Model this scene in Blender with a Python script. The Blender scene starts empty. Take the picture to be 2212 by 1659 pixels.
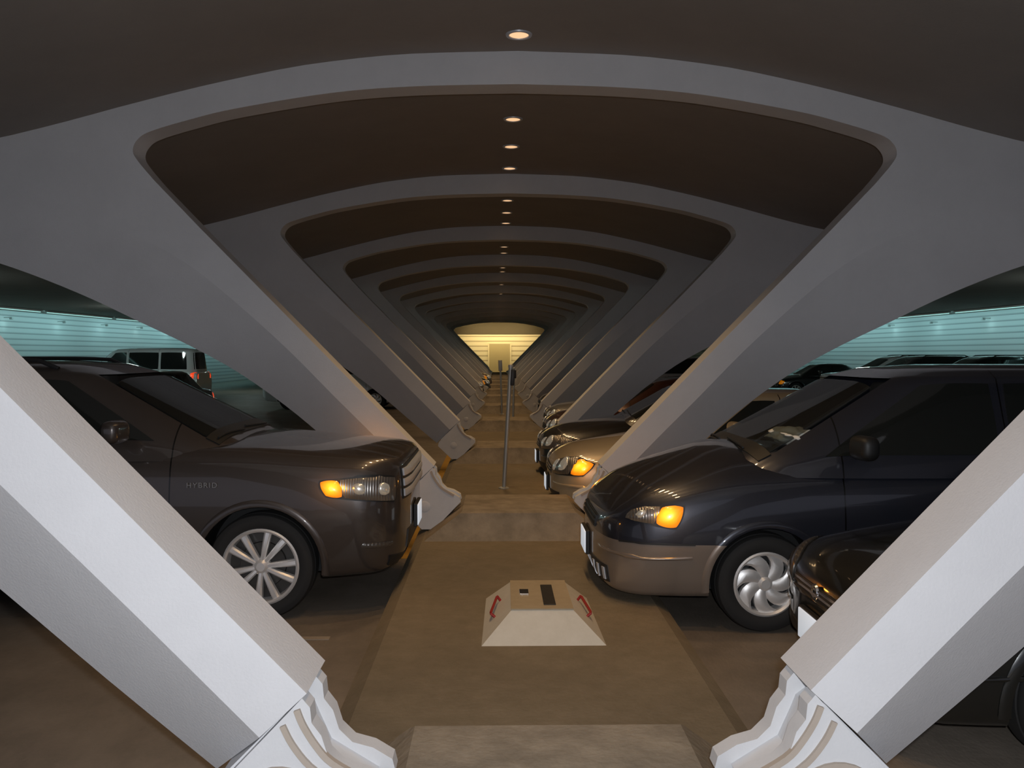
import bpy, bmesh, math, random
from mathutils import Vector, Matrix, Euler, noise
from mathutils.bvhtree import BVHTree
random.seed(4)
SC=bpy.context.scene
COL=SC.collection
SC.view_settings.view_transform='Standard'
SC.view_settings.look='None'

# ------------------------------------------------------------------ materials
def _new(name):
    m=bpy.data.materials.new(name); m.use_nodes=True
    nt=m.node_tree; b=nt.nodes['Principled BSDF']
    return m,nt,b
def mat(name,col,rough=.5,metal=0,coat=0,emis=None,es=0,spec=.5,alpha=1):
    m,nt,b=_new(name)
    b.inputs['Base Color'].default_value=(*col,1)
    b.inputs['Roughness'].default_value=rough
    b.inputs['Metallic'].default_value=metal
    b.inputs['Coat Weight'].default_value=coat
    b.inputs['Coat Roughness'].default_value=.06
    b.inputs['Specular IOR Level'].default_value=spec
    if emis:
        b.inputs['Emission Color'].default_value=(*emis,1); b.inputs['Emission Strength'].default_value=es
    n=nt.nodes.new('ShaderNodeTexNoise'); n.inputs['Scale'].default_value=40
    mr=nt.nodes.new('ShaderNodeMapRange'); mr.inputs['To Min'].default_value=max(0,rough-.03); mr.inputs['To Max'].default_value=min(1,rough+.04)
    tc=nt.nodes.new('ShaderNodeTexCoord')
    nt.links.new(tc.outputs['Object'],n.inputs['Vector'])
    nt.links.new(n.outputs['Fac'],mr.inputs['Value']); nt.links.new(mr.outputs['Result'],b.inputs['Roughness'])
    return m
def amber_flash_glow(name):
    """amber lens, flash return put in as emission: bright middle, deep orange rim"""
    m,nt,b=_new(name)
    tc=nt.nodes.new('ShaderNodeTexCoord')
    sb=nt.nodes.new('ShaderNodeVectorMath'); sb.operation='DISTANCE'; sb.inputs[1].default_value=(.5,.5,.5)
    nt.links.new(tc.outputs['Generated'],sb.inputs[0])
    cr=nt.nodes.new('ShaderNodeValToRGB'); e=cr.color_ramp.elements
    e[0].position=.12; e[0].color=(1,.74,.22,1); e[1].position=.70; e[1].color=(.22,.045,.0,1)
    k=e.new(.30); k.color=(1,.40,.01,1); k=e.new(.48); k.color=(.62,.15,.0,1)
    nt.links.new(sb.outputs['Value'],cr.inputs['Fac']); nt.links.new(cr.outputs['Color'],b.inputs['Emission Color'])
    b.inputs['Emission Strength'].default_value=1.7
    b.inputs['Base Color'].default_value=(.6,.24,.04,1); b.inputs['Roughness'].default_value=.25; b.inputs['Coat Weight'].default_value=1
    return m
def ribbed_lens(name,col,scale=70,metal=.75):
    m,nt,b=_new(name)
    b.inputs['Base Color'].default_value=(*col,1); b.inputs['Metallic'].default_value=metal; b.inputs['Roughness'].default_value=.3
    b.inputs['Coat Weight'].default_value=1; b.inputs['Coat Roughness'].default_value=.05
    tc=nt.nodes.new('ShaderNodeTexCoord'); w=nt.nodes.new('ShaderNodeTexWave'); w.bands_direction='X'; w.inputs['Scale'].default_value=scale*.25
    nt.links.new(tc.outputs['Object'],w.inputs['Vector'])
    bp=nt.nodes.new('ShaderNodeBump'); bp.inputs['Strength'].default_value=.35; bp.inputs['Distance'].default_value=.006
    nt.links.new(w.outputs['Fac'],bp.inputs['Height']); nt.links.new(bp.outputs['Normal'],b.inputs['Normal'])
    return m
def concrete(name,c1,c2,scale=2.0,rough=.8,bump=.15,fine=60,stretch=(1,1,1),stain=None,sd=.55):
    m,nt,b=_new(name)
    tc=nt.nodes.new('ShaderNodeTexCoord'); mp=nt.nodes.new('ShaderNodeMapping'); mp.inputs['Scale'].default_value=stretch
    nt.links.new(tc.outputs['Object'],mp.inputs['Vector'])
    n=nt.nodes.new('ShaderNodeTexNoise'); n.inputs['Scale'].default_value=scale; n.inputs['Detail'].default_value=10; n.inputs['Roughness'].default_value=.72
    nt.links.new(mp.outputs['Vector'],n.inputs['Vector'])
    cr=nt.nodes.new('ShaderNodeValToRGB'); cr.color_ramp.elements[0].position=.3; cr.color_ramp.elements[1].position=.72
    cr.color_ramp.elements[0].color=(*c1,1); cr.color_ramp.elements[1].color=(*c2,1)
    nt.links.new(n.outputs['Fac'],cr.inputs['Fac']); out=cr.outputs['Color']
    if stain:
        n3=nt.nodes.new('ShaderNodeTexNoise'); n3.inputs['Scale'].default_value=stain; n3.inputs['Detail'].default_value=7; n3.inputs['Roughness'].default_value=.7
        nt.links.new(tc.outputs['Object'],n3.inputs['Vector'])
        r3=nt.nodes.new('ShaderNodeValToRGB'); r3.color_ramp.elements[0].position=.36; r3.color_ramp.elements[0].color=(sd,sd,sd,1)
        r3.color_ramp.elements[1].position=.60; r3.color_ramp.elements[1].color=(1,1,1,1)
        nt.links.new(n3.outputs['Fac'],r3.inputs['Fac'])
        mx=nt.nodes.new('ShaderNodeMix'); mx.data_type='RGBA'; mx.blend_type='MULTIPLY'; mx.inputs[0].default_value=1
        nt.links.new(out,mx.inputs[6]); nt.links.new(r3.outputs['Color'],mx.inputs[7]); out=mx.outputs[2]
    nt.links.new(out,b.inputs['Base Color'])
    n2=nt.nodes.new('ShaderNodeTexNoise'); n2.inputs['Scale'].default_value=fine; n2.inputs['Detail'].default_value=4
    nt.links.new(mp.outputs['Vector'],n2.inputs['Vector'])
    bp=nt.nodes.new('ShaderNodeBump'); bp.inputs['Strength'].default_value=bump; bp.inputs['Distance'].default_value=.01
    nt.links.new(n2.outputs['Fac'],bp.inputs['Height']); nt.links.new(bp.outputs['Normal'],b.inputs['Normal'])
    b.inputs['Roughness'].default_value=rough; b.inputs['Specular IOR Level'].default_value=.25
    return m
def slats(name,col,dark,period=.22):
    m,nt,b=_new(name)
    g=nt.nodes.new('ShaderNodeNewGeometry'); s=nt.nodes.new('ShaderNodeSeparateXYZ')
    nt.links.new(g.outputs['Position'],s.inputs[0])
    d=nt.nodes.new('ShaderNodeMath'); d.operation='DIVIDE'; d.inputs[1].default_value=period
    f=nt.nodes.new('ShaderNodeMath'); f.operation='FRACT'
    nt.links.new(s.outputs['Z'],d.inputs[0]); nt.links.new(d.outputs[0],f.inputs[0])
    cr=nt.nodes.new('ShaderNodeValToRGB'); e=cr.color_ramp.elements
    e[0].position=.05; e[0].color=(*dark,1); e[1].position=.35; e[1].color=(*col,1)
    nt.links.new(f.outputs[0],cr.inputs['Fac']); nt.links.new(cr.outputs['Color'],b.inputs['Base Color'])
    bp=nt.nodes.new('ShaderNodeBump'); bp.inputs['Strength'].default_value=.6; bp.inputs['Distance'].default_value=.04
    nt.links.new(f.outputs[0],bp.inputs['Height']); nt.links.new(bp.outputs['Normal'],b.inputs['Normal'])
    b.inputs['Roughness'].default_value=.55
    return m
def paint(name,col,low=None,zsplit=.0,seams=(),metal=.55,rough=.28,cladding=None):
    m,nt,b=_new(name); L=nt.links
    tc=nt.nodes.new('ShaderNodeTexCoord'); s=nt.nodes.new('ShaderNodeSeparateXYZ'); L.new(tc.outputs['Object'],s.inputs[0])
    def M(op,a,bv):
        n=nt.nodes.new('ShaderNodeMath'); n.operation=op
        for i,v in enumerate((a,bv)):
            if v is None: continue
            if isinstance(v,(int,float)): n.inputs[i].default_value=v
            else: L.new(v,n.inputs[i])
        return n.outputs[0]
    def mix(f,a,c):
        n=nt.nodes.new('ShaderNodeMix'); n.data_type='RGBA'; L.new(f,n.inputs[0])
        if isinstance(a,tuple): n.inputs[6].default_value=(*a,1)
        else: L.new(a,n.inputs[6])
        n.inputs[7].default_value=(*c,1)
        return n.outputs[2]
    fl=nt.nodes.new('ShaderNodeTexNoise'); fl.inputs['Scale'].default_value=900; L.new(tc.outputs['Object'],fl.inputs['Vector'])
    c=mix(M('MULTIPLY',fl.outputs['Fac'],.25),col,tuple(min(1,v*1.8+.01) for v in col))
    if low: c=mix(M('LESS_THAN',s.outputs['Z'],zsplit),c,low)
    ay=M('ABSOLUTE',s.outputs['Y'],None)
    for u in seams:
        k=M('LESS_THAN',M('ABSOLUTE',M('SUBTRACT',s.outputs['X'],u),None),.005)
        k=M('MULTIPLY',k,M('GREATER_THAN',ay,.55)); c=mix(k,c,(.002,.002,.002))
    L.new(c,b.inputs['Base Color'])
    b.inputs['Metallic'].default_value=metal; b.inputs['Roughness'].default_value=rough
    b.inputs['Coat Weight'].default_value=1; b.inputs['Coat Roughness'].default_value=.04
    return m
def glass_clear(name,fac=.45):
    m,nt,b=_new(name); o=nt.nodes['Material Output']
    b.inputs['Base Color'].default_value=(.03,.032,.030,1); b.inputs['Roughness'].default_value=.03
    t=nt.nodes.new('ShaderNodeBsdfTransparent'); t.inputs[0].default_value=(.75,.8,.78,1)
    mx=nt.nodes.new('ShaderNodeMixShader'); mx.inputs[0].default_value=fac
    nt.links.new(t.outputs[0],mx.inputs[1]); nt.links.new(b.outputs[0],mx.inputs[2]); nt.links.new(mx.outputs[0],o.inputs[0])
    return m
M_RIB=concrete('rib_paint',(.62,.615,.625),(.70,.695,.705),1.2,.75,.12,90)
M_FOOT=concrete('foot_paint',(.60,.60,.61),(.68,.68,.69),3,.7,.08,90)
M_TAN=concrete('moulding_tan',(.40,.34,.28),(.46,.39,.33),6,.7,.05)
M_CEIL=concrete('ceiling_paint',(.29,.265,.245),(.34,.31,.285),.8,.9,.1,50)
M_FLOOR=concrete('parking_floor',(.19,.16,.128),(.28,.235,.19),2.2,.6,.25,45,(1,.6,1),.6,.7)
M_ISLAND=concrete('island_concrete',(.185,.15,.10),(.245,.20,.14),6,.85,.4,38,(1,1,1),1.2,.82)
M_BLOCK=concrete('block_concrete',(.24,.20,.15),(.34,.285,.215),5,.85,.5,30,(1,1,1),2.4,.75)
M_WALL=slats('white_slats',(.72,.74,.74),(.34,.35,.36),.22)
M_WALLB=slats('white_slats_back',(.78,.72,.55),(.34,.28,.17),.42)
M_DOOR=mat('door_paint',(.42,.36,.22),.5)
M_FRAME=mat('door_frame_paint',(.75,.68,.5),.5)
M_YEL=concrete('yellow_line',(.36,.19,.03),(.45,.26,.04),5,.7,.1)
M_LINE=concrete('stall_line',(.29,.245,.19),(.36,.30,.24),5,.7,.1)
M_BLACK=mat('black_plastic',(.012,.012,.012),.5)
M_TYRE=mat('tyre_rubber',(.018,.017,.016),.8)
M_CHROME=mat('chrome',(.8,.8,.8),.12,1)
M_ALLOY=mat('alloy',(.88,.86,.84),.40,.6)
M_SILV=mat('silver_bar',(.62,.64,.68),.4,.3)
M_BADGE=mat('badge_silver',(.35,.35,.35),.35,.6)
M_GLASS=mat('dark_glass',(.012,.014,.013),.04,0,0,None,0,.9)
M_WSH=glass_clear('windshield_glass',.5)
M_LENS=ribbed_lens('lamp_lens',(.26,.24,.22))
M_LENSD=ribbed_lens('lamp_lens_dark',(.10,.09,.08),50,.5)
M_LENS2=mat('lamp_bulb',(.7,.68,.62),.2,.8,1,(1,.85,.65),.12)  # slight emission put in for flash coming back from the headlight
M_AMBERG=amber_flash_glow('amber_flash_glow')
M_AMBERD=mat('amber_dim',(.7,.25,.02),.25,0,1,(1,.30,.005),.25)  # faint emission put in for flash returned by unlit amber lenses
M_RED=mat('red_lens',(.6,.02,.01),.2,0,1,(1,.08,.02),.8)
M_REDP=mat('red_handle',(.33,.015,.012),.5)
M_PLATE=mat('plate_white_glow',(.85,.88,.95),.4,0,0,(.8,.9,1),.45)  # emission stands in for flash thrown back by the plate
M_CLOTH=mat('white_cloth',(.8,.78,.7),.9)
M_SEAT=mat('seat_fabric',(.05,.045,.04),.9)
M_STEEL=mat('galvanised',(.42,.43,.42),.45,.5)
M_BOXL=concrete('box_metal',(.56,.53,.46),(.64,.61,.54),9,.45,.05)
M_BOXT=concrete('box_top',(.36,.29,.19),(.44,.36,.25),7,.5,.05)
M_LAMP=mat('lamp_emit',(1,.8,.6),.4,0,0,(1,.60,.32),.95)
M_TUBE=mat('fill_lamp_emit',(.7,1,.95),.4,0,0,(.5,1,.95),.6)

# ------------------------------------------------------------------ helpers
def tag(o,label=None,cat=None,group=None,kind=None):
    if label: o['label']=label
    if cat: o['category']=cat
    if group: o['group']=group
    if kind: o['kind']=kind
    return o
def obj(name,me,parent=None,loc=(0,0,0),rot=(0,0,0),m=None):
    o=bpy.data.objects.new(name,me); COL.objects.link(o)
    o.location=loc; o.rotation_euler=rot
    if parent: o.parent=parent
    if m is not None and me is not None and len(me.materials)==0:
        for k in (m if isinstance(m,(list,tuple)) else [m]): me.materials.append(k)
    return o
def empty(name,loc=(0,0,0),rot=(0,0,0),parent=None):
    o=bpy.data.objects.new(name,None); COL.objects.link(o); o.location=loc; o.rotation_euler=rot
    o.empty_display_size=.2
    if parent: o.parent=parent
    return o
def mesh(name,vs,fs,smooth=None):
    me=bpy.data.meshes.new(name); me.from_pydata([tuple(v) for v in vs],[],fs)
    bm=bmesh.new(); bm.from_mesh(me)
    bmesh.ops.remove_doubles(bm,verts=bm.verts,dist=1e-5)
    bmesh.ops.recalc_face_normals(bm,faces=bm.faces); bm.to_mesh(me); bm.free()
    if smooth is not None:
        me.shade_smooth(); me.set_sharp_from_angle(angle=math.radians(smooth))
    me.update(); return me
def rbox(name,sx,sy,sz,bev=.01,seg=2,c=(0,0,0)):
    bm=bmesh.new(); bmesh.ops.create_cube(bm,size=1)
    for v in bm.verts: v.co=Vector((v.co.x*sx,v.co.y*sy,v.co.z*sz))
    if bev>0: bmesh.ops.bevel(bm,geom=list(bm.edges),offset=bev,segments=seg,affect='EDGES',profile=.5)
    for v in bm.verts: v.co+=Vector(c)
    me=bpy.data.meshes.new(name); bm.to_mesh(me); bm.free(); me.shade_smooth(); me.set_sharp_from_angle(angle=math.radians(35)); return me
def lathe(name,prof,n=40,axis='y',closed=False,smooth=35):
    vs=[];fs=[]
    for i in range(n):
        a=2*math.pi*i/n
        for r,h in prof:
            if axis=='y': vs.append((r*math.cos(a),h,r*math.sin(a)))
            else: vs.append((r*math.cos(a),r*math.sin(a),h))
    k=len(prof)
    for i in range(n):
        j=(i+1)%n
        for q in range(k if closed else k-1):
            p=(q+1)%k
            fs.append((i*k+q,j*k+q,j*k+p,i*k+p))
    return mesh(name,vs,fs,smooth)
def tube(name,pts,r=.01,n=8):
    vs=[];fs=[];P=[Vector(p) for p in pts]
    for i,p in enumerate(P):
        t=(P[min(i+1,len(P)-1)]-P[max(i-1,0)]).normalized()
        a=t.cross(Vector((0,0,1)))
        if a.length<.05: a=t.cross(Vector((0,1,0)))
        a.normalize(); b=t.cross(a)
        for k in range(n):
            q=2*math.pi*k/n; vs.append(p+r*(math.cos(q)*a+math.sin(q)*b))
    for i in range(len(P)-1):
        for k in range(n):
            fs.append((i*n+k,i*n+(k+1)%n,(i+1)*n+(k+1)%n,(i+1)*n+k))
    fs.append(tuple(range(n))); fs.append(tuple((len(P)-1)*n+k for k in range(n)))
    return mesh(name,vs,fs,40)
def ribbon(name,pts,w,y0,y1):
    P=[Vector((p[0],p[1])) for p in pts]; vs=[];fs=[]
    for i,p in enumerate(P):
        t=(P[min(i+1,len(P)-1)]-P[max(i-1,0)]).normalized(); n=Vector((-t.y,t.x))*w/2
        for q,yy in ((1,y1),(1,y0),(-1,y0),(-1,y1)):
            c=p+n*q; vs.append((c.x,yy,c.y))
    for i in range(len(P)-1):
        for k in range(4): fs.append((i*4+k,i*4+(k+1)%4,i*4+4+(k+1)%4,i*4+4+k))
    fs+=[(0,1,2,3),tuple((len(P)-1)*4+k for k in range(4))]
    return mesh(name,vs,fs,30)
def prism(name,poly,y0,y1,smooth=30):
    n=len(poly); vs=[(x,y0,z) for x,z in poly]+[(x,y1,z) for x,z in poly]
    fs=[tuple(range(n)),tuple(range(2*n-1,n-1,-1))]+[(i,(i+1)%n,n+(i+1)%n,n+i) for i in range(n)]
    return mesh(name,vs,fs,smooth)
def interp(xs,ys):
    n=len(xs); d=[(ys[i+1]-ys[i])/(xs[i+1]-xs[i]) for i in range(n-1)]
    m=[d[0]]+[0 if d[i-1]*d[i]<=0 else 2*d[i-1]*d[i]/(d[i-1]+d[i]) for i in range(1,n-1)]+[d[-1]]
    def f(x):
        x=min(max(x,xs[0]),xs[-1]); i=0
        while i<n-2 and x>xs[i+1]: i+=1
        h=xs[i+1]-xs[i]; t=(x-xs[i])/h
        return (2*t**3-3*t*t+1)*ys[i]+(t**3-2*t*t+t)*h*m[i]+(-2*t**3+3*t*t)*ys[i+1]+(t**3-t*t)*h*m[i+1]
    return f
def catmull(pts,k=6):
    out=[];P=[pts[0]]+list(pts)+[pts[-1]]
    for i in range(1,len(P)-2):
        a,b,c,d=[Vector(q) for q in P[i-1:i+3]]
        for j in range(k):
            t=j/k
            out.append(.5*((2*b)+(c-a)*t+(2*a-5*b+4*c-d)*t*t+(-a+3*b-3*c+d)*t**3))
    out.append(Vector(pts[-1])); return out

# ------------------------------------------------------------------ shell
S=5.65; YR=8.4; T=.30
RIBS=[YR+S*k for k in range(-1,12)]
YEND=76.5; Y0=-4; XW=18.5
cz=interp([0,.96,1.85,2.73,3.62,4.28,4.94,6,7.5,9.5,19],[4.73,4.70,4.61,4.44,4.22,4.04,3.88,3.70,3.58,3.52,3.50])
xs=[i*.25-19 for i in range(153)]
vs=[];fs=[]
for x in xs:
    z=cz(abs(x)); vs+= [(x,Y0,z),(x,YEND+.3,z),(x,YEND+.3,z+.3),(x,Y0,z+.3)]
for i in range(len(xs)-1):
    a=i*4;b=a+4
    for q in range(4): fs.append((a+q,b+q,b+(q+1)%4,a+(q+1)%4))
fs+=[(0,1,2,3),tuple(len(vs)-4+q for q in range(4))]
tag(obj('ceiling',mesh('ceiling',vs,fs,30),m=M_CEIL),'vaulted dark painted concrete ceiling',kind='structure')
tag(obj('floor',rbox('floor',38,YEND-Y0+.6,.2,0,1,(0,(YEND+Y0)/2,-.1)),m=M_FLOOR),'stained brown concrete parking floor',kind='structure')
for s,n in ((-1,'wall_left'),(1,'wall_right')):
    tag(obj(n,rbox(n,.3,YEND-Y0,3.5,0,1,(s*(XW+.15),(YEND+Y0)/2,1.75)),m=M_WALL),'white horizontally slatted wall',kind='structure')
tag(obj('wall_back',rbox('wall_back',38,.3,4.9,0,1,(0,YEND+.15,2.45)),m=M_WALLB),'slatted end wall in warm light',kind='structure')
tag(obj('door_1',rbox('door_1',1.8,.08,2.75,.01,1,(.05,YEND-.04,1.375)),m=M_DOOR),'pale double door',kind='structure')
tag(obj('trim_1',prism('trim_1',[(-.97,0),(-.97,2.87),(1.07,2.87),(1.07,0),(.95,0),(.95,2.75),(-.85,2.75),(-.85,0)],YEND-.1,YEND),m=M_FRAME),'pale door frame',kind='structure')
tag(obj('trim_2',rbox('trim_2',9,.12,1.0,.01,1,(0,YEND-.06,4.1)),m=mat('band_paint',(.06,.045,.025),.6)),'dark ribbed band above the end wall',kind='structure')

isl=tag(obj('concrete_island',prism('concrete_island',[(-1.0,0),(-.97,.12),(-.88,.17),(.88,.17),(.97,.12),(1.0,0)],Y0,YEND-.12,None),m=M_ISLAND),
  'long raised brown concrete median walkway','curb')
def block_mesh():
    def ring(hx,ya,yb,z): return [(-hx,ya,z),(hx,ya,z),(hx,yb,z),(-hx,yb,z)]
    R=[ring(.86,-.46,.69,.17),ring(.85,-.45,.685,.18),ring(.54,-.34,.66,.405),ring(.52,-.30,.64,.42)]
    vs=sum(R,[]); fs=[(0,1,2,3),(12,13,14,15)]
    for k in range(3):
        for q in range(4): fs.append((k*4+q,k*4+(q+1)%4,k*4+4+(q+1)%4,k*4+4+q))
    return mesh('concrete_footing_block',vs,fs,25)
BM=block_mesh(); BM.materials.append(M_BLOCK)
for y in RIBS:
    tag(obj('concrete_footing_block',BM,None,(0,y,0)),'worn concrete footing block between two slanted rib feet','footing','footing blocks along the median')

# ------------------------------------------------------------------ ribs
def rib_mesh():
    corner=catmull([(3.42,3.50),(3.57,3.68),(3.62,3.78),(3.58,3.88),(3.46,3.96),(3.10,4.07),(2.65,4.18),(1.75,4.33),(.96,4.395),(0,4.42)],5)
    R=[Vector(p) for p in [(.80,.80),(1.4,1.42),(2.2,2.24),(3.0,3.06)]]+corner
    full=R+[Vector((-p.x,p.y)) for p in reversed(R[:-1])]
    outer=[(1.18,.42,.95,.66,1),(1.55,.735,1.35,1.07,1),(1.92,1.06,1.75,1.47,1),(2.29,1.37,2.17,1.90,.97),(2.73,1.69,2.65,2.34,.88),(3.17,1.945,3.12,2.72,.72),
      (3.62,2.17,3.6,2.98,.54),(4.06,2.39,4.06,3.12,.38),(4.5,2.58,4.5,3.19,.27),(4.94,2.74,4.94,3.22,.19),(5.6,2.94,5.6,3.25,.12),(6.4,3.13,6.4,3.31,.10),
      (7.4,3.29,7.4,3.39,.08),(8.4,3.40,8.4,3.45,.08),(9.4,3.47,9.4,3.49,.08)]
    od=catmull([o[:3] for o in outer],3); fd=catmull([(o[2],o[3],o[4]) for o in outer],3)
    O=[(a.x,a.y,b.x,b.y,b.z) for a,b in zip(od,fd)]
    top=[(9.4-.4*i,cz(abs(9.4-.4*i))+.015) for i in range(48)]
    bm=bmesh.new()
    def V(x,y,z): return bm.verts.new((x,y,z))
    fi=[V(p.x,0,p.y) for p in full]; bi=[V(p.x,T,p.y) for p in full]
    def side(s):
        f=[V(s*o[2],0,o[3]) for o in O]; mid=[V(s*o[0],min(o[4]*T,T*.99),o[1]) for o in O]; bk=[V(s*o[0],T,o[1]) for o in O]
        return f,mid,bk
    fR,mR,bR=side(1); fL,mL,bL=side(-1)
    ft=[V(x,0,z) for x,z in top]; bt=[V(x,T,z) for x,z in top]
    F=[bm.faces.new(fi+fL+list(reversed(ft))+list(reversed(fR))),bm.faces.new(bi+bL+list(reversed(bt))+list(reversed(bR)))]
    for a,b in ((fi,bi),(ft,bt),(mR,bR),(mL,bL),(fR,mR),(fL,mL)):
        for i in range(len(a)-1): bm.faces.new((a[i],a[i+1],b[i+1],b[i]))
    for f,m_,b,q,w in ((fR,mR,bR,fi[0],bi[0]),(fL,mL,bL,fi[-1],bi[-1])): bm.faces.new((q,f[0],m_[0],b[0],w))
    for f,m_,b,q,w in ((fR,mR,bR,ft[0],bt[0]),(fL,mL,bL,ft[-1],bt[-1])): bm.faces.new((q,f[-1],m_[-1],b[-1],w))
    bm.normal_update()
    bmesh.ops.triangulate(bm,faces=F,ngon_method='EAR_CLIP')
    bmesh.ops.recalc_face_normals(bm,faces=bm.faces)
    me=bpy.data.meshes.new('concrete_arch_rib'); bm.to_mesh(me); bm.free()
    me.shade_smooth(); me.set_sharp_from_angle(angle=math.radians(9)); me.materials.append(M_RIB); return me
RM=rib_mesh()
def foot_meshes():
    core=[(.86,.74),(.82,.71),(.80,.66),(.76,.57),(.68,.52),(.60,.47),(.80,.22),(.92,.22),(1.11,.41),(1.10,.50)]
    flange=[(.815,.785),(.790,.755),(.785,.705),(.755,.665),(.735,.60),(.69,.555),(.62,.535),(.555,.495),(.545,.455),(.80,.19),(.92,.19),(1.14,.40),(1.13,.455)]
    a=prism('hinge_foot',core,.04,T-.05); b=prism('hinge_plate',flange,.0,.075)
    m1=ribbon('foot_moulding',catmull([(.83,.75),(.81,.70),(.77,.635),(.72,.58),(.61,.515)],4),.020,-.012,.01)
    m2=ribbon('foot_moulding',catmull([(.875,.70),(.845,.64),(.79,.57),(.70,.50),(.66,.46)],4),.018,-.012,.01)
    m3=ribbon('foot_moulding',[(.89+.15*math.cos(t),.41+.15*math.sin(t)) for t in [math.radians(q) for q in range(10,190,12)]],.016,-.012,.01)
    pin=lathe('hinge_pin',[(0,-.008),(.045,-.008),(.052,-.004),(.052,.02)],28)
    for me,m in ((a,M_FOOT),(b,M_FOOT),(m1,M_TAN),(m2,M_TAN),(m3,M_TAN),(pin,M_FOOT)): me.materials.append(m)
    return a,b,(m1,m2,m3),pin
FA,FB,FMS,FP=foot_meshes()
for y in RIBS:
    r=tag(obj('concrete_arch_rib',RM,None,(0,y,0)),'white painted concrete arch rib with slanted V legs','arch rib','row of arch ribs')
    for s in (1,-1):
        f=obj('hinge_foot',FA,r); f.scale=(s,1,1)
        obj('hinge_plate',FB,f); obj('hinge_plate',FB,f,(0,.20,0))
        if y<32:
            for m in (FMS if y<5 else FMS[:1]): obj('foot_moulding',m,f)
            obj('hinge_pin',FP,f,(.89,0,.41))

# ------------------------------------------------------------------ ceiling lights
RG=lathe('trim_ring',[(.085,0),(.09,-.012),(.115,-.012),(.12,0)],28,'z'); RG.materials.append(M_SILV)
LN=lathe('lamp_lens',[(0,-.004),(.086,-.004)],28,'z'); LN.materials.append(M_LAMP)
sp=bpy.data.lights.new('downlight','SPOT'); sp.energy=82; sp.color=(1,.64,.31); sp.spot_size=math.radians(112); sp.spot_blend=.9; sp.shadow_soft_size=.1
y=7.96-1.4125*3
while y<YEND-3:
    if not any(r-.15<y<r+T+.15 for r in RIBS):
        e=tag(empty('recessed_downlight',(0,y,4.725)),'round recessed warm ceiling downlight','ceiling light','median downlights')
        obj('trim_ring',RG,e); obj('lamp_lens',LN,e)
        if y<62:
            l=bpy.data.objects.new('downlight_bulb',sp); COL.objects.link(l); l.parent=e; l.location=(0,0,-.03)
    y+=1.4125
wl=bpy.data.lights.new('wall_wash','AREA'); wl.shape='RECTANGLE'; wl.size=5.6; wl.size_y=.15; wl.energy=30; wl.color=(.42,.88,.92)  # added area light for the teal wall wash, its long fixture is invented
WB=rbox('fill_housing',.12,5.6,.06,.01); WB.materials.append(M_STEEL)
WT=rbox('fill_tube',.05,5.5,.03,.01); WT.materials.append(M_TUBE)
pl_=bpy.data.lights.new('wall_spot','POINT'); pl_.energy=1.2; pl_.color=(.55,.95,.95); pl_.shadow_soft_size=.1
WS=rbox('spot_body',.12,.08,.10,.02); WS.materials.append(M_STEEL)
WA=rbox('spot_arm',.24,.03,.03,.005); WA.materials.append(M_STEEL)
ai=bpy.data.lights.new('aisle_fill','POINT'); ai.energy=75; ai.color=(.80,.97,.93); ai.shadow_soft_size=.3  # added fill light with invented housing, brightens the van and aisle floor
AH=rbox('fill_housing',1.2,.3,.08,.02); AH.materials.append(M_STEEL)
AL=rbox('fill_diffuser',1.1,.24,.03,.01); AL.materials.append(M_TUBE)
for s in (-1,1):
    y=24.0
    while y<70:
        e=tag(empty('wall_wash_fill',(s*(XW-1.5),y,3.43)),'added long fill lamp washing the slatted wall from the ceiling','light fixture','added wash lamps along the side walls')
        obj('fill_housing',WB,e,(0,0,.035)); obj('fill_tube',WT,e,(0,0,-.01))
        l=bpy.data.objects.new('wall_wash_light',wl); COL.objects.link(l); l.parent=e; l.location=(s*.05,0,-.05)
        zax=Vector((-s*.75,0,.66)).normalized(); xax=Vector((0,1,0)); yax=zax.cross(xax)
        l.rotation_euler=Matrix((xax,yax,zax)).transposed().to_euler()
        y+=6.0
    y=33.0
    while y<62:
        e=tag(empty('wall_spot_lamp',(s*(XW-.30),y,3.2)),'small wall mounted spot lamp on the slatted wall','light fixture','wall spots')
        obj('spot_body',WS,e); obj('spot_arm',WA,e,(s*.15,0,.03))
        l=bpy.data.objects.new('wall_spot_bulb',pl_); COL.objects.link(l); l.parent=e; l.location=(-s*.0,0,-.2)
        y+=4.0
    for y in (18,31,44):
        e=tag(empty('aisle_fill_lamp',(s*12.5,y,3.49)),'added fill lamp above the driving aisle','light fixture','added aisle fill lamps')
        obj('fill_housing',AH,e); obj('fill_diffuser',AL,e,(0,0,-.05))
        l=bpy.data.objects.new('aisle_fill',ai); COL.objects.link(l); l.parent=e; l.location=(0,0,-.2)
al=bpy.data.lights.new('end_light','AREA'); al.energy=200; al.color=(1,.76,.36); al.size=6; al.size_y=.4; al.shape='RECTANGLE'
l=bpy.data.objects.new('end_wall_light',al); COL.objects.link(l); l.location=(0,YEND-2.2,4.2); l.rotation_euler=(math.radians(50),0,0)

# ------------------------------------------------------------------ floor markings
for x in (-1.07,1.07):
    tag(obj('painted_curb_line',rbox('painted_curb_line',.1,64,.004,0,1,(x,40,.002)),m=M_YEL),'yellow painted line along the median curb','painted line','curb lines')
for k in range(0,5):
    y=YR+S*(k-1)+3.0
    tag(obj('parking_stall_line',rbox('parking_stall_line',.9 if k==0 else 3.6,.06,.004,0,1,(-1.75 if k==0 else -3.3,y,.002)),m=M_LINE),'worn pale painted stall line','painted line','stall lines')

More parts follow.
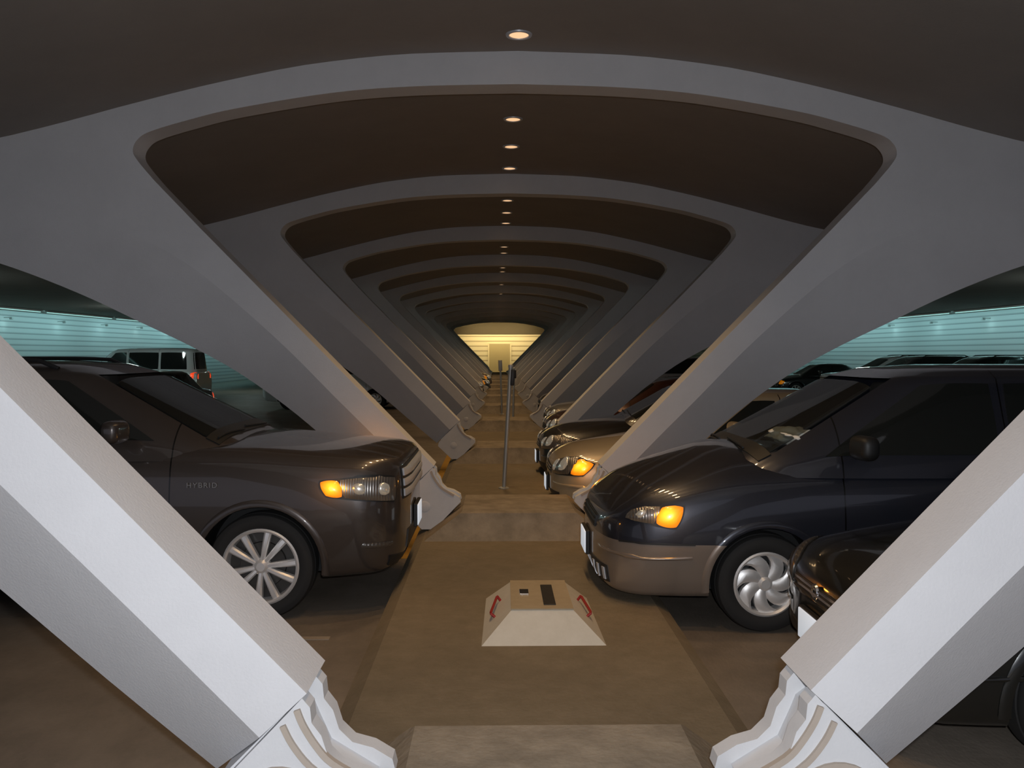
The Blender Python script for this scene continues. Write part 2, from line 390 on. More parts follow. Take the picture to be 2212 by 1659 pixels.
# ------------------------------------------------------------------ cover box
bx=empty('metal_cover_box',(.075,5.07,.17)); tag(bx,'low beige sheet metal box with sloped sides and red handles','metal box')
vs=[(-.365,0,0),(.365,0,0),(.35,1.0,0),(-.35,1.0,0),(-.185,.2,.155),(.185,.2,.155),(.18,.86,.155),(-.18,.86,.155)]
me=mesh('box_body',vs,[(0,1,5,4),(1,2,6,5),(2,3,7,6),(3,0,4,7),(0,3,2,1)]); 
obj('box_body',me,bx,m=M_BOXL)
o=obj('box_lid',mesh('box_lid',[(-.19,.195,.155),(.19,.195,.155),(.185,.865,.155),(-.185,.865,.155),(-.19,.195,.162),(.19,.195,.162),(.185,.865,.162),(-.185,.865,.162)],
   [(0,1,2,3),(4,5,6,7),(0,1,5,4),(1,2,6,5),(2,3,7,6),(3,0,4,7)]),bx,m=M_BOXT)
obj('dark_slot',rbox('dark_slot',.075,.46,.006,.002,1,(.05,.50,.165)),bx,m=M_BLACK)
obj('small_plate',rbox('small_plate',.06,.11,.008,.002,1,(-.1,.56,.166)),bx,m=M_CHROME)
for s in (-1,1):
    obj('red_handle',tube('red_handle',[(s*.285,.36,.06),(s*.312,.36,.085),(s*.312,.38,.087),(s*.276,.60,.120),(s*.272,.62,.120),(s*.25,.62,.09)],.009,8),bx,m=M_REDP)

# ------------------------------------------------------------------ posts
def post(x,y,h,lean,lab,panel):
    e=tag(empty('sign_post',(x,y,.17),(0,lean,0)),lab,'post')
    obj('pole',lathe('pole',[(0,h),(.026,h),(.026,.0),(0,0)],16,'z'),e,m=M_STEEL)
    obj('base_plate',lathe('base_plate',[(0,.02),(.05,.02),(.07,.008),(.07,0)],20,'z'),e,m=M_STEEL)
    if panel:
        obj('sign_panel',rbox('sign_panel',.11,.02,.3,.008,2,(0,-.035,h-.12)),e,m=M_STEEL)
    else:
        obj('bracket',rbox('bracket',.05,.09,.2,.01,2,(.03,-.02,h-.14)),e,m=M_BLACK)
        obj('cap',lathe('cap',[(0,h+.03),(.03,h+.015),(.034,h-.02)],16,'z'),e,m=M_STEEL)
post(-.11,11.1,1.55,math.radians(3.2),'slim leaning galvanised steel pole with a small bracket',False)
post(-.05,24.8,1.5,math.radians(-2),'slim steel pole with a narrow grey panel',True)
post(.2,21.5,1.35,math.radians(1),'slim steel pole with a small bracket',False)

# ------------------------------------------------------------------ cars
SPEC={
'suv':dict(L=4.78,W=.955,r=.375,rim=.268,wh=(1.0,3.79),
  st=[(0,.44,.48,.98,1.0),(.02,.60,.42,1.04,1.055),(.05,.71,.37,1.08,1.10),(.10,.80,.33,1.10,1.12),(.18,.87,.30,1.115,1.14),(.30,.92,.29,1.125,1.16),(.7,.95,.27,1.155,1.20),(1.2,.955,.27,1.19,1.245),(2.0,.955,.27,1.20,1.25),(4.2,.95,.28,1.2,1.24),(4.6,.9,.34,1.15,1.18),(4.78,.75,.42,.95,.97)],
  gh=[(1.12,1.05,4.72,.92),(1.22,1.22,4.70,.90),(1.72,2.18,4.48,.70),(1.79,2.42,4.36,.60),(1.82,2.8,4.1,.38)],
  seams=(1.62,2.72,3.7)),
'minivan':dict(L=4.91,W=.93,r=.33,rim=.215,wh=(1.1,4.0),
  st=[(0,.24,.36,.58,.60),(.02,.42,.31,.66,.68),(.05,.58,.27,.71,.735),(.10,.71,.24,.765,.795),(.18,.80,.225,.82,.86),(.30,.87,.22,.885,.94),(.6,.915,.22,.985,1.075),(1.0,.93,.22,1.06,1.21),(2,.93,.22,1.10,1.24),(4.4,.92,.26,1.1,1.24),(4.8,.86,.3,1.05,1.1),(4.91,.75,.4,.9,.92)],
  gh=[(1.04,.85,4.86,.90),(1.14,.98,4.84,.88),(1.70,1.98,4.6,.68),(1.76,2.2,4.5,.58),(1.79,2.6,4.2,.35)],
  seams=(1.62,2.75,3.9)),
'sedan':dict(L=4.7,W=.89,r=.32,rim=.21,wh=(.93,3.65),
  st=[(0,.24,.36,.56,.58),(.02,.40,.31,.61,.64),(.05,.55,.27,.65,.68),(.10,.67,.235,.685,.73),(.18,.76,.21,.72,.78),(.3,.83,.2,.75,.83),(.7,.87,.2,.81,.91),(1.2,.885,.2,.87,.98),(2,.89,.2,.9,1.0),(3.4,.89,.2,.92,1.0),(3.9,.88,.22,.93,1.02),(4.5,.82,.28,.92,.98),(4.7,.7,.36,.75,.78)],
  gh=[(.88,1.08,4.1,.86),(.96,1.2,4.0,.84),(1.39,1.95,3.3,.62),(1.44,2.15,3.15,.52),(1.465,2.4,2.9,.3)],
  seams=(1.45,2.5,3.5)),
'van':dict(L=5.1,W=.98,r=.36,rim=.22,wh=(.9,4.0),
  st=[(0,.6,.4,.8,.82),(.05,.8,.34,.95,.98),(.2,.92,.3,1.08,1.13),(.6,.97,.3,1.15,1.26),(1.0,.98,.3,1.18,1.3),(2,.98,.3,1.18,1.3),(4.8,.97,.3,1.18,1.26),(5.1,.93,.35,1.1,1.12)],
  gh=[(1.14,.7,5.05,.97),(1.22,.82,5.04,.965),(1.97,1.6,4.95,.84),(2.07,1.8,4.85,.72),(2.11,2.2,4.5,.4)],
  seams=(1.4,2.4,3.6)),
}
CUT={}
amb=bpy.data.lights.new('amber_glow_fill','POINT'); amb.energy=1.0; amb.color=(1,.42,.05); amb.shadow_soft_size=.03  # added orange fill outside each glowing lens, tints the paint around it
def loft_body(sp):
    st=sp['st']; U=[s[0] for s in st]; F=[interp(U,[s[k] for s in st]) for k in range(1,5)]
    L=sp['L']; us=[0,.005,.012,.02,.03,.04,.05,.065,.08,.1,.13,.16,.2,.25,.3,.36,.43,.5,.6,.7]
    u=.82
    while u<L-.42: us.append(u); u+=.12
    us+=[L-.4,L-.3,L-.22,L-.15,L-.09,L-.04,L-.01,L]
    prof=[(0,0,0),(.4,0,0),(.7,0,0),(.86,.004,0),(.93,.03,0),(.96,.08,0),(.98,.18,0),(.993,.32,0),(1,.46,0),(.998,.60,0),(.985,.74,0),(.965,.86,0),(.94,.93,0),(.905,.975,0),(.86,1,.05),(.75,1,.38),(.6,1,.64),(.42,1,.83),(.22,1,.95),(0,1,1)]
    vs=[];fs=[]; k=None
    for u in us:
        w,zb,zs,zc=[f(u) for f in F]
        half=[(a*w,zb+b*(zs-zb)+c*(zc-zs)) for a,b,c in prof]
        ring=[(-y,z) for y,z in half]+[(y,z) for y,z in reversed(half[1:-1])]
        k=len(ring); vs+=[(u,y,z) for y,z in ring]
    for i in range(len(us)-1):
        for q in range(k): fs.append((i*k+q,i*k+(q+1)%k,(i+1)*k+(q+1)%k,(i+1)*k+q))
    fs.append(tuple(range(k))); fs.append(tuple((len(us)-1)*k+q for q in range(k)))
    return vs,fs,F
def greenhouse(sp,hole=None):
    g=sp['gh']; N=96; vs=[];fs=[]
    levels=[]
    for i in range(len(g)-1):
        n=10 if i==1 else 3
        for j in range(n):
            t=j/n; levels.append([g[i][k]*(1-t)+g[i+1][k]*t for k in range(4)])
    levels.append(list(g[-1]))
    for z,xf,xr,hw in levels:
        for q in range(N):
            a=2*math.pi*(q+.5)/N; c,s=math.cos(a),math.sin(a); e=2/5.5
            x=(xf+xr)/2+(xr-xf)/2*math.copysign(abs(c)**e,c); y=hw*math.copysign(abs(s)**e,s)
            vs.append((x,y,z))
    for i in range(len(levels)-1):
        for q in range(N):
            f=(i*N+q,i*N+(q+1)%N,(i+1)*N+(q+1)%N,(i+1)*N+q)
            if hole:
                c=sum((Vector(vs[k]) for k in f),Vector())/4
                if hole(c,levels[i]): continue
            fs.append(f)
    fs.append(tuple((len(levels)-1)*N+q for q in range(N)))
    return vs,fs,levels
def patch(name,bvh,c,n,m_,eps,bulge,mt,parent,both=False,label=None,rnd=0):
    out=[]
    for s in ((1,-1) if both else (1,)):
        C=[Vector((p[0],p[1]*s,p[2])) for p in c]
        vs=[];base=[]
        for i in range(n+1):
            for j in range(m_+1):
                a0=i/n;b0=j/m_
                X=2*a0-1;Y=2*b0-1
                a=(X*math.sqrt(1-.5*rnd*Y*Y)+1)/2; b=(Y*math.sqrt(1-.5*rnd*X*X)+1)/2
                p=C[0]*(1-a)*(1-b)+C[1]*a*(1-b)+C[2]*a*b+C[3]*(1-a)*b
                loc,nr,_,_=bvh.find_nearest(p)
                w=math.sin(math.pi*a0)*math.sin(math.pi*b0)
                vs.append(loc+nr*(eps+bulge*(max(w,0)**.5))); base.append(loc-nr*.004)
        k=m_+1; fs=[]
        for i in range(n):
            for j in range(m_): fs.append((i*k+j,(i+1)*k+j,(i+1)*k+j+1,i*k+j+1))
        loop=[i*k for i in range(n+1)]+[n*k+j for j in range(1,k)]+[i*k+m_ for i in range(n-1,-1,-1)]+[j for j in range(m_-1,0,-1)]
        off=len(vs); vs+= [base[q] for q in loop]
        for i in range(len(loop)):
            j=(i+1)%len(loop); fs.append((loop[i],loop[j],off+j,off+i))
        me=mesh(name,vs,fs,50)
        o=obj(name,me,parent,m=mt); 
        if label: o['label']=label
        out.append(o)
    return out
M_BRK=mat('brake_steel',(.07,.065,.06),.5,.6)
def wheel_meshes(kind,r,rim):
    key=('w',kind)
    if key in CUT: return CUT[key]
    ty=lathe('wheel',[(rim-.01,-.10),(rim+.012,-.118),(rim+.05,-.124),(r-.04,-.122),(r-.012,-.105),(r,-.075),(r-.006,-.045),(r,-.04),(r,.04),(r-.006,.045),(r,.075),(r-.012,.105),(r-.04,.12),(rim-.01,.115)],56,'y',True)
    ty.materials.append(M_TYRE)
    vs=[];fs=[]
    def add(v,f):
        o=len(vs); vs.extend(v); fs.extend([tuple(i+o for i in q) for q in f])
    prof=[(rim+.004,-.112),(rim-.008,-.12),(rim-.022,-.108),(rim-.03,-.04),(rim-.03,.09)]
    n=56
    v=[(a*math.cos(2*math.pi*i/n),h,a*math.sin(2*math.pi*i/n)) for i in range(n) for a,h in prof]
    k=len(prof); f=[(i*k+q,((i+1)%n)*k+q,((i+1)%n)*k+q+1,i*k+q+1) for i in range(n) for q in range(k-1)]
    add(v,f)
    prof=[(0,-.112),(.03,-.112),(.045,-.10),(.062,-.085),(.062,-.05)]
    v=[(a*math.cos(2*math.pi*i/n),h,a*math.sin(2*math.pi*i/n)) for i in range(n) for a,h in prof]
    add(v,[(i*k+q,((i+1)%n)*k+q,((i+1)%n)*k+q+1,i*k+q+1) for i in range(n) for q in range(k-1)])
    if kind=='suv': sps=[(math.radians(72*i+o),0,.016,.026) for i in range(5) for o in (-15,15)]
    elif kind=='minivan': sps=[(math.radians(360/7*i),.55,.034,.062) for i in range(7)]
    else: sps=[(math.radians(360/7*i),.0,.022,.03) for i in range(7)]
    for a0,sw,w0,w1 in sps:
        K=6; v=[];f=[]
        for i in range(K+1):
            t=i/K; rr=.045+(rim-.022-.045)*t; a=a0+sw*t*t; w=w0+(w1-w0)*t
            d=Vector((math.cos(a),0,math.sin(a))); p=Vector((-math.sin(a),0,math.cos(a)))
            y=-.098-.008*math.sin(math.pi*t)
            for q,yy in ((-1,y+.012),(-.5,y),(.5,y),(1,y+.012),(1,y+.05),(-1,y+.05)):
                v.append(d*rr+p*w*q+Vector((0,yy,0)))
        for i in range(K):
            for q in range(6): f.append((i*6+q,i*6+(q+1)%6,(i+1)*6+(q+1)%6,(i+1)*6+q))
        add(v,f)
    me=bpy.data.meshes.new('rim'); me.from_pydata([tuple(x) for x in vs],[],fs)
    bm=bmesh.new(); bm.from_mesh(me); bmesh.ops.recalc_face_normals(bm,faces=bm.faces); bm.to_mesh(me); bm.free()
    me.shade_smooth(); me.set_sharp_from_angle(angle=math.radians(35)); me.materials.append(M_ALLOY)
    bk=lathe('brake_disc',[(0,-.03),(.6*rim,-.035),(.62*rim,-.02),(rim-.03,-.015)],36,'y'); bk.materials.append(M_BLACK if kind!='suv' else M_BRK)
    CUT[key]=(ty,me,bk); return CUT[key]
NAMEK={'suv':'suv','minivan':'minivan','sedan':'sedan_car','van':'passenger_van'}
def car(kind,pm,x,y,rot,label,detail=2,opts=None):
    sp=SPEC[kind]; W=sp['W']; L=sp['L']; r=sp['r']; opts=opts or {}
    root=empty(NAMEK[kind],(x,y,0),(0,0,rot)); tag(root,label,{'suv':'car','minivan':'minivan','sedan':'car','van':'van'}[kind])
    bk=('b',kind)
    vs,fs,F=loft_body(sp)
    if bk not in CUT:
        me=mesh('tmp',vs,fs); a=bpy.data.objects.new('tmp',me); COL.objects.link(a)
        cv=[];cf=[]; R=r+.055; n=48
        for u in sp['wh']:
            for s in (-1,1):
                o=len(cv)
                for yy in (W-.34,W+.3):
                    for i in range(n): cv.append((u+R*math.cos(2*math.pi*i/n),s*yy,r+R*math.sin(2*math.pi*i/n)))
                for i in range(n): cf.append((o+i,o+(i+1)%n,o+n+(i+1)%n,o+n+i))
                cf.append(tuple(o+i for i in range(n))); cf.append(tuple(o+n+i for i in range(n)))
        cm=mesh('cut',cv,cf); b=bpy.data.objects.new('cut',cm); COL.objects.link(b)
        md=a.modifiers.new('b','BOOLEAN'); md.object=b; md.operation='DIFFERENCE'; md.solver='EXACT'
        dg=bpy.context.evaluated_depsgraph_get()
        res=bpy.data.meshes.new_from_object(a.evaluated_get(dg))
        bpy.data.objects.remove(a); bpy.data.objects.remove(b)
        res.materials.clear(); res.materials.append(None); res.materials.append(None)
        for p in res.polygons:
            c=p.center; p.material_index=0
            for u in sp['wh']:
                if math.hypot(c.x-u,c.z-r)<R+.002 and abs(c.y)>W-.36: p.material_index=1
        res.shade_smooth(); res.set_sharp_from_angle(angle=math.radians(38))
        CUT[bk]=res
        bm=bmesh.new(); bm.from_mesh(mesh('t2',vs,fs)); CUT[('bvh',kind)]=BVHTree.FromBMesh(bm); bm.free()
    me=CUT[bk].copy(); me.name='body'; me.materials[0]=pm; me.materials[1]=M_BLACK
    body=obj('body',me,root); B=CUT[('bvh',kind)]
    g=sp['gh']
    def ghx(z,k):
        i=0
        while i<len(g)-2 and z>g[i+1][0]: i+=1
        t=(z-g[i][0])/(g[i+1][0]-g[i][0]); return g[i][k]*(1-t)+g[i+1][k]*t
    zb,zt=g[1][0],g[2][0]
    clear=kind in('minivan','suv') and detail==2
    hole=None
    if clear:
        def hole(c,lv): return zb+.05<c.z<zt-.02 and abs(c.y)<lv[3]*.80 and c.x<lv[1]+.35
    gv,gf,_=greenhouse(sp,hole); gv2,gf2,_=greenhouse(sp)
    bm=bmesh.new(); bm.from_mesh(mesh('t3',gv2,gf2)); G=BVHTree.FromBMesh(bm); bm.free()
    obj('cabin',mesh('cabin',gv,gf,40),root,m=pm)
    a=zb+.05; b=zt-.03
    hwA,hwB=ghx(a,3)*.86,ghx(b,3)*.84
    patch('windshield',G,[(ghx(a,1),-hwA,a),(ghx(a,1),hwA,a),(ghx(b,1),hwB,b),(ghx(b,1),-hwB,b)],16,10,.006,0,M_WSH if clear else M_GLASS,root,rnd=.08)
    if clear:
        patch('cowl_trim',G,[(ghx(a,1),-hwA,a-.02),(ghx(a,1),hwA,a-.02),(ghx(a+.05,1),hwA,a+.04),(ghx(a+.05,1),-hwA,a+.04)],16,2,.009,0,M_BLACK,root)
    patch('rear_window',G,[(ghx(a,2),-hwA,a),(ghx(a,2),hwA,a),(ghx(b,2),hwB,b),(ghx(b,2),-hwB,b)],8,6,.006,0,M_GLASS,root,rnd=.1)
    d0=sp['seams']
    fa=ghx(a,1)+.42; fb=ghx(b,1)+.30
    splits=[d0[1]-.06,d0[1]+.03,min(d0[2],ghx(b,2)-.45),min(d0[2],ghx(b,2)-.45)+.09]
    def side(u0,u1,v1,v0):
        patch('side_window',G,[(u0,ghx(a,3),a),(u1,ghx(a,3),a),(v1,ghx(b,3),b),(v0,ghx(b,3),b)],8,8,.006,0,M_GLASS,root,True,rnd=.08)
    side(fa,splits[0],splits[0],fb)
    re_a,re_b=ghx(a,2)-.30,ghx(b,2)-.28
    side(splits[1],splits[2],splits[2],splits[1])
    if re_b>splits[3]+.12: side(splits[3],re_a,re_b,splits[3])
    ty,rm,br=wheel_meshes(kind,r,sp['rim'])
    for u in sp['wh']:
        for s in (-1,1):
            w=obj('wheel',ty,root,(u,s*(W-.145),r),(0,random.uniform(0,1) if detail<2 else .15,0 if s<0 else math.pi))
            obj('rim',rm,w); obj('brake_disc',br,w)
    for u in sp['wh']:
        for s in (-1,1):
            vs2=[];fs2=[];n=28;R=r+.055
            for i in range(n+1):
                t=math.radians(-8+196*i/n)
                for q,e in ((0,-.03),(.0,.010),(.03,.014),(.05,.002)):
                    p=Vector((u+(R+q)*math.cos(t),s*W,r+(R+q)*math.sin(t)))
                    loc,nr,_,_=B.find_nearest(p); p.y=loc.y+s*e; vs2.append(p)
            for i in range(n):
                for q in range(3): fs2.append((i*4+q,i*4+4+q,i*4+5+q,i*4+1+q))
            obj('wheel_arch_trim',mesh('wheel_arch_trim',vs2,fs2,50),root,m=opts.get('lip',pm))
    hz={'suv':(.83,.99),'minivan':(.70,.88),'sedan':(.55,.68),'van':(.75,.95)}[kind]
    if kind=='suv':
        q=[(.08,.76,.81),(.54,.94,.87),(.59,.94,.985),(.07,.74,.99)]; split=.74
    elif kind=='minivan':
        q=[(.17,.76,.755),(.50,.905,.70),(.56,.90,.868),(.20,.78,.825)]; split=.58
    else:
        q=[(.05,.42,hz[0]),(.33,.83,hz[0]+.01),(.46,.86,hz[1]+.03),(.07,.44,hz[1])]; split=.66
    Q=[Vector(p) for p in q]
    def sub(s0,s1,t0=0,t1=1):
        def P(s,t): return Q[0]*(1-s)*(1-t)+Q[1]*s*(1-t)+Q[2]*s*t+Q[3]*(1-s)*t
        return [P(s0,t0),P(s1,t0),P(s1,t1),P(s0,t1)]
    lens=opts.get('lens',M_LENS)
    patch('headlight',B,sub(-.03,1.03,-.06,1.06),16,8,.004,0,M_BLACK,root,True,rnd=.35)
    patch('headlight_lens',B,sub(0,split),12,8,.010,.014,lens,root,True,rnd=.3)
    if lens is M_LENS:
        for k in ((.30,.68) if kind!='minivan' else (.5,)):
            patch('headlight_bulb',B,sub(split*k-.075,split*k+.075,.25,.75),8,8,.022,.014,M_LENS2,root,True,rnd=1)
    patch('turn_signal',B,sub(split-.01,1.0,.02,.98),10,10,.014,.018,M_AMBERG if opts.get('core') else opts.get('amber',M_AMBERD),root,True,rnd=.6)
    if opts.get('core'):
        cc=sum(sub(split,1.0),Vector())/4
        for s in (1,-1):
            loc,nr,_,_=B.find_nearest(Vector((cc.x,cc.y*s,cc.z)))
            l=bpy.data.objects.new('amber_glow_fill',amb); COL.objects.link(l); l.parent=root; l.location=loc+nr*.09
    if kind=='suv':
        gz0,gz1,gw=.81,1.05,.64
        patch('grille',B,[(.03,-gw,gz0),(.03,gw,gz0),(.04,gw+.02,gz1),(.04,-gw-.02,gz1)],20,6,.008,0,M_BLACK,root)
        for k in range(3):
            z=gz0+.02+k*.075
            patch('grille_bar',B,[(.02,-gw,z),(.02,gw,z),(.03,gw,z+.053),(.03,-gw,z+.053)],20,3,.02,.006,M_SILV,root)
        patch('lower_intake',B,[(.03,-.55,.44),(.03,.55,.44),(.03,.5,.56),(.03,-.5,.56)],14,4,.008,0,M_BLACK,root)
        patch('bumper_valance',B,[(.08,-.82,.33),(.08,.82,.33),(.08,.82,.42),(.08,-.82,.42)],20,4,.010,0,M_BLACK,root)
        patch('fog_light',B,[(.14,.74,.50),(.30,.90,.50),(.30,.90,.54),(.14,.74,.54)],8,5,.008,.008,M_LENSD,root,True,rnd=.6)
    else:
        gz0,gz1={'minivan':(.62,.71),'sedan':(.54,.62),'van':(.72,.92)}[kind]; gw=.36
        patch('grille',B,[(.02,-gw,gz0),(.02,gw,gz0),(.03,gw,gz1),(.03,-gw,gz1)],14,4,.008,0,M_BLACK,root)
        for k in range(3):
            z=gz0+(gz1-gz0)*(k+.35)/3
            patch('grille_bar',B,[(.02,-gw,z),(.02,gw,z),(.03,gw,z+.009),(.03,-gw,z+.009)],14,2,.016,.0,M_CHROME if detail==2 and kind!='minivan' else M_BLACK,root)
        if opts.get('emblem'):
            o=obj('emblem',lathe('emblem',[(.028,-.006),(.034,-.012),(.042,-.012),(.048,0)],28,'y'),root,(.0,0,.60),(0,0,-math.pi/2),M_CHROME)
        zz={'minivan':(.29,.40),'sedan':(.26,.36),'van':(.4,.5)}[kind]
        patch('lower_intake',B,[(.08,-.66,zz[0]),(.08,.66,zz[0]),(.06,.64,zz[1]),(.06,-.64,zz[1])],16,4,.007,0,M_BLACK,root)
        if kind=='minivan':
            for k in range(11):
                v=-.62+.12*k
                patch('intake_fin',B,[(.06,v,zz[0]+.01),(.06,v+.035,zz[0]+.01),(.05,v+.06,zz[1]-.02),(.05,v+.02,zz[1]-.02)],2,4,.013,.0,M_SILV,root)
            for s in (-1,1):
                patch('bumper_strip',B,[(.12,s*.76,.595),(.62,s*.93,.595),(.62,s*.93,.607),(.12,s*.76,.607)],16,2,.004,.0,M_BLACK,root)
        for s in (-1,1):
            patch('bumper_strip',B,[(.02,s*.45,.50 if kind!='sedan' else .44),(.60,s*W,.50 if kind!='sedan' else .44),(.60,s*W,.52 if kind!='sedan' else .46),(.02,s*.45,.52 if kind!='sedan' else .46)],20,3,.006,.008,opts.get('strip',pm),root)
    pz={'suv':.60,'minivan':.46,'sedan':.40,'van':.5}[kind]
    obj('license_plate',rbox('license_plate',.012,.31,.16,.004,2),root,(-.035,0,pz),m=M_PLATE if detail==2 else M_SILV)
    obj('plate_bracket',rbox('plate_bracket',.03,.33,.18,.004,1),root,(-.018,0,pz),m=M_BLACK)
    patch('tail_light',B,[(L-.25,.9*W,F[2](L-.2)-.28),(L-.03,.72*W,F[2](L-.2)-.28),(L-.03,.72*W,F[2](L-.2)-.08),(L-.25,.9*W,F[2](L-.2)-.08)],5,5,.01,.01,M_RED,root,True)
    if detail>=1:
        mz=zb+.12; mu=ghx(zb+.05,1)+.62
        for s in (-1,1):
            mm=rbox('side_mirror',.13,.22,.16,.055,4)
            obj('side_mirror',mm,root,(mu,s*(W+.11),mz),(0,0,s*-.15),m=opts.get('mirror',pm))
            obj('mirror_arm',rbox('mirror_arm',.06,.16,.05,.02,2),root,(mu+.02,s*(W-.0),mz-.05),m=M_BLACK)
            for u in (d0[1]-.2,d0[2]-.2):
                zz=zb-.13
                loc,nr,_,_=B.find_nearest(Vector((u,s*W,zz)))
                obj('door_handle',tube('door_handle',[(u-.09,loc.y,zz),(u-.07,loc.y+s*.03,zz),(u+.07,loc.y+s*.03,zz),(u+.09,loc.y,zz)],.013,8),root,m=opts.get('handle',M_BLACK))
        for s in (-.45,.2):
            pts=[]
            for i in range(8):
                p=Vector((ghx(a,1),s+i*.075,a+.012*i*.9))
                loc,nr,_,_=G.find_nearest(p); pts.append(loc+nr*.02)
            obj('wiper',tube('wiper',pts,.008,6),root,m=M_BLACK)
    if kind=='suv' or opts.get('rack'):
        for s in (-1,1):
            pts=[]
            for i in range(12):
                u=ghx(zt,1)+.35+i*(ghx(zt,2)-ghx(zt,1)-.7)/11
                loc,nr,_,_=G.find_nearest(Vector((u,s*ghx(zt+.03,3)*.95,zt+.1))); h=.045 if 0<i<11 else .0
                pts.append(loc+Vector((0,0,h)))
            obj('roof_rail',tube('roof_rail',pts,.016,8),root,m=M_BLACK)
    if clear:
        for s in (-1,1):
            obj('front_seat',rbox('front_seat',.16,.46,.5,.07,4),root,(ghx(zt,1)+.35,s*.36,zb+.1),(0,.18,0),m=M_SEAT)
            obj('headrest',rbox('headrest',.1,.24,.17,.045,4),root,(ghx(zt,1)+.42,s*.36,zb+.42),(0,.18,0),m=M_SEAT)
    return root,B,G
PI=math.pi
P_SUV=paint('paint_bronze_grey',(.058,.047,.041),None,0,(1.62,2.72,3.7),.4,.3)
P_MV=paint('paint_navy',(.022,.024,.034),(.27,.22,.18),.60,(1.62,2.75,3.9),.4,.3)
P_TAN=paint('paint_tan',(.27,.22,.18))
P_GOLD=paint('paint_gold',(.42,.34,.23),None,0,(1.45,2.5,3.5),.15,.35)
P_BLK=paint('paint_black',(.010,.009,.010),None,0,(1.45,2.5,3.5),.2)
P_DGR=paint('paint_dark_green',(.007,.008,.007),None,0,(1.45,2.5,3.5),.2)
P_RED=paint('paint_red_brown',(.06,.018,.010),None,0,(1.45,2.5,3.5),.3)
P_SIL=paint('paint_silver',(.22,.22,.22),None,0,(1.45,2.5,3.5),.3)
P_WHT=paint('paint_white',(.75,.76,.76),None,0,(1.4,2.4,3.6),.0,.35)
P_TEAL=paint('paint_teal',(.015,.035,.035),None,0,(1.45,2.5,3.5),.3)

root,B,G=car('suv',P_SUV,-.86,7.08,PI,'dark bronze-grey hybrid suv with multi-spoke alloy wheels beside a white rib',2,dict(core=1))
fc=bpy.data.curves.new('badge_lettering','FONT'); fc.body='HYBRID'; fc.size=.052; fc.extrude=.003; fc.space_character=1.25
loc,_,_,_=B.find_nearest(Vector((1.4,.95,.93)))
tmp=bpy.data.objects.new('tmpfont',fc); COL.objects.link(tmp)
bme=bpy.data.meshes.new_from_object(tmp.evaluated_get(bpy.context.evaluated_depsgraph_get())); bpy.data.objects.remove(tmp)
bo=obj('badge_lettering',bme,root,(1.50,loc.y+.006,.94),(PI/2,0,PI),M_BADGE); bo['label']='silver lettering reading HYBRID'
root,B,G=car('minivan',P_MV,.50,6.70,0,'dark slate-blue minivan with tan lower bumper and amber lens with flash glow put in',2,dict(core=1,strip=P_TAN,mirror=M_BLACK))
bm=bmesh.new(); bmesh.ops.create_icosphere(bm,subdivisions=4,radius=1)
for v in bm.verts:
    n=noise.noise(v.co*2.2)*.35+noise.noise(v.co*5)*.15
    v.co=Vector((v.co.x*.14,v.co.y*.24,v.co.z*.06))*(1+n)
me=bpy.data.meshes.new('crumpled_cloth'); bm.to_mesh(me); bm.free(); me.shade_smooth()
tag(obj('crumpled_cloth',me,None,(.50+1.42,6.28,1.285),m=M_CLOTH),'crumpled white cloth lying on a minivan dashboard','cloth')
car('sedan',P_DGR,1.50,4.62,0,'very dark green sedan parked beside the minivan',2,dict(lens=M_LENSD,amber=M_LENSD,emblem=1))
car('sedan',P_GOLD,.40,10.2,0,'champagne gold sedan with amber lens given a flash glow',2,dict(core=1,handle=P_GOLD))
car('sedan',P_BLK,.40,12.75,0,'glossy black sedan facing the median',2,dict(amber=M_LENS))
car('sedan',P_RED,.65,15.85,0,'reddish brown sedan facing the median',1)
car('sedan',P_SIL,.80,18.4,0,'silver sedan facing the median',1,dict(amber=M_LENSD))
car('minivan',P_DGR,.95,21.5,0,'dark minivan facing the median',1,dict(strip=P_DGR,lens=M_LENSD,amber=M_LENSD))
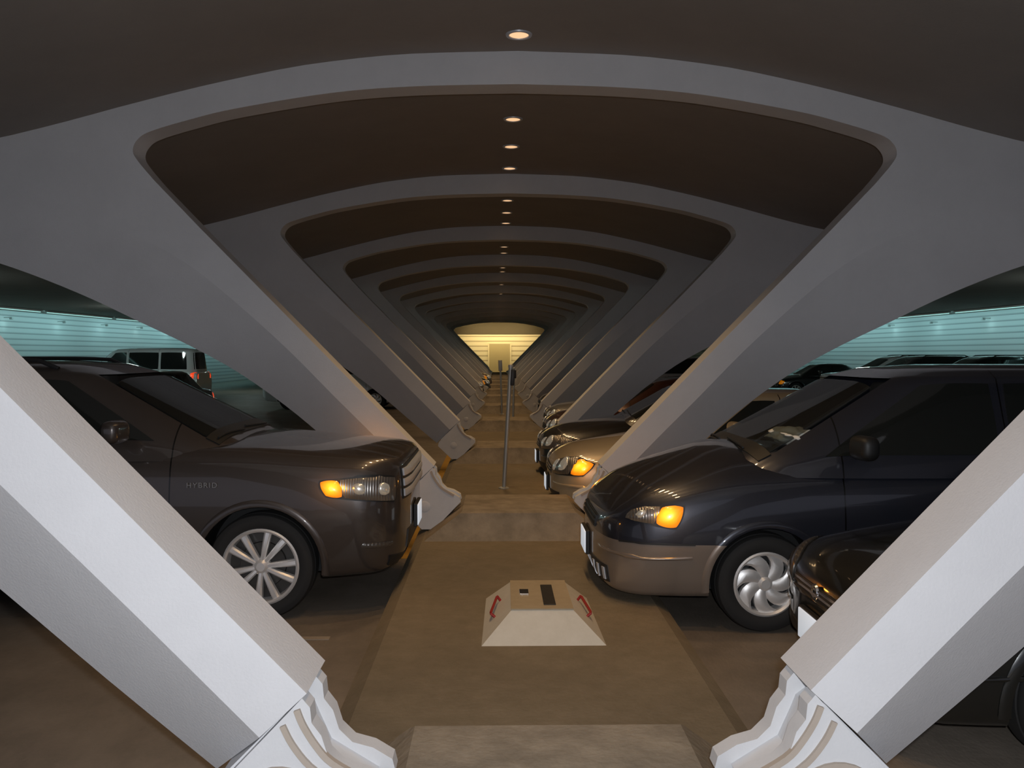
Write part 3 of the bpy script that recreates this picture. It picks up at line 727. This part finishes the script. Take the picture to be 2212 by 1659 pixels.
car('sedan',P_DGR,.95,24.1,0,'dark green sedan facing the median',1,dict(lens=M_LENSD,amber=M_LENSD))
car('sedan',P_SIL,.90,27.2,0,'silver sedan facing the median',1,dict(lens=M_LENSD))
car('sedan',P_BLK,.95,32.8,0,'black sedan facing the median',1,dict(lens=M_LENSD,amber=M_LENSD))
car('sedan',P_SIL,.95,38.5,0,'light silver sedan facing the median',1,dict(lens=M_LENSD))
car('minivan',P_WHT,-3.2,30.6,PI,'white minivan with amber lamp standing behind a rib',1,dict(strip=P_WHT))
car('sedan',P_BLK,-.5,38.6,PI,'black sedan facing the median',1)
car('sedan',P_WHT,-.75,35.4,PI,'white sedan facing the median',1)
car('sedan',P_RED,-.5,46.8,PI,'dark red sedan facing the median',1)
car('van',P_WHT,-17.2,36.0,0,'white passenger van with dark side windows in the aisle',1)
car('sedan',P_TEAL,-8.6,19.2,PI/2,'dark teal car standing in the aisle',1)
car('suv',P_BLK,11.8,30.4,0,'black suv parked near the slatted wall',1)
car('suv',P_SIL,12.3,33.2,0,'silver suv with roof rails near the slatted wall',1)
car('suv',P_DGR,12.6,27.6,0,'dark suv with roof rails near the slatted wall',1)
car('sedan',P_BLK,11.8,38.6,0,'black sedan parked near the slatted wall',1)

# ------------------------------------------------------------------ world, flash, camera
w=bpy.data.worlds.new('World'); SC.world=w; w.use_nodes=True
bg=w.node_tree.nodes['Background']; bg.inputs[0].default_value=(.82,.83,1,1); bg.inputs[1].default_value=.30
CAMX,CAMZ=-.20,1.87
fl=bpy.data.lights.new('camera_flash','POINT'); fl.energy=345; fl.color=(.90,.94,1); fl.shadow_soft_size=.03
l=bpy.data.objects.new('camera_flash',fl); COL.objects.link(l); l.location=(CAMX+.05,-.03,CAMZ+.09)
cd=bpy.data.cameras.new('Camera'); cd.sensor_width=36; cd.lens=36*1900/2212; cd.clip_start=.05; cd.clip_end=300
c=bpy.data.objects.new('Camera',cd); COL.objects.link(c); c.location=(CAMX,0,CAMZ)
c.rotation_euler=(math.radians(90-1.944),0,math.radians(-.995))
SC.camera=c
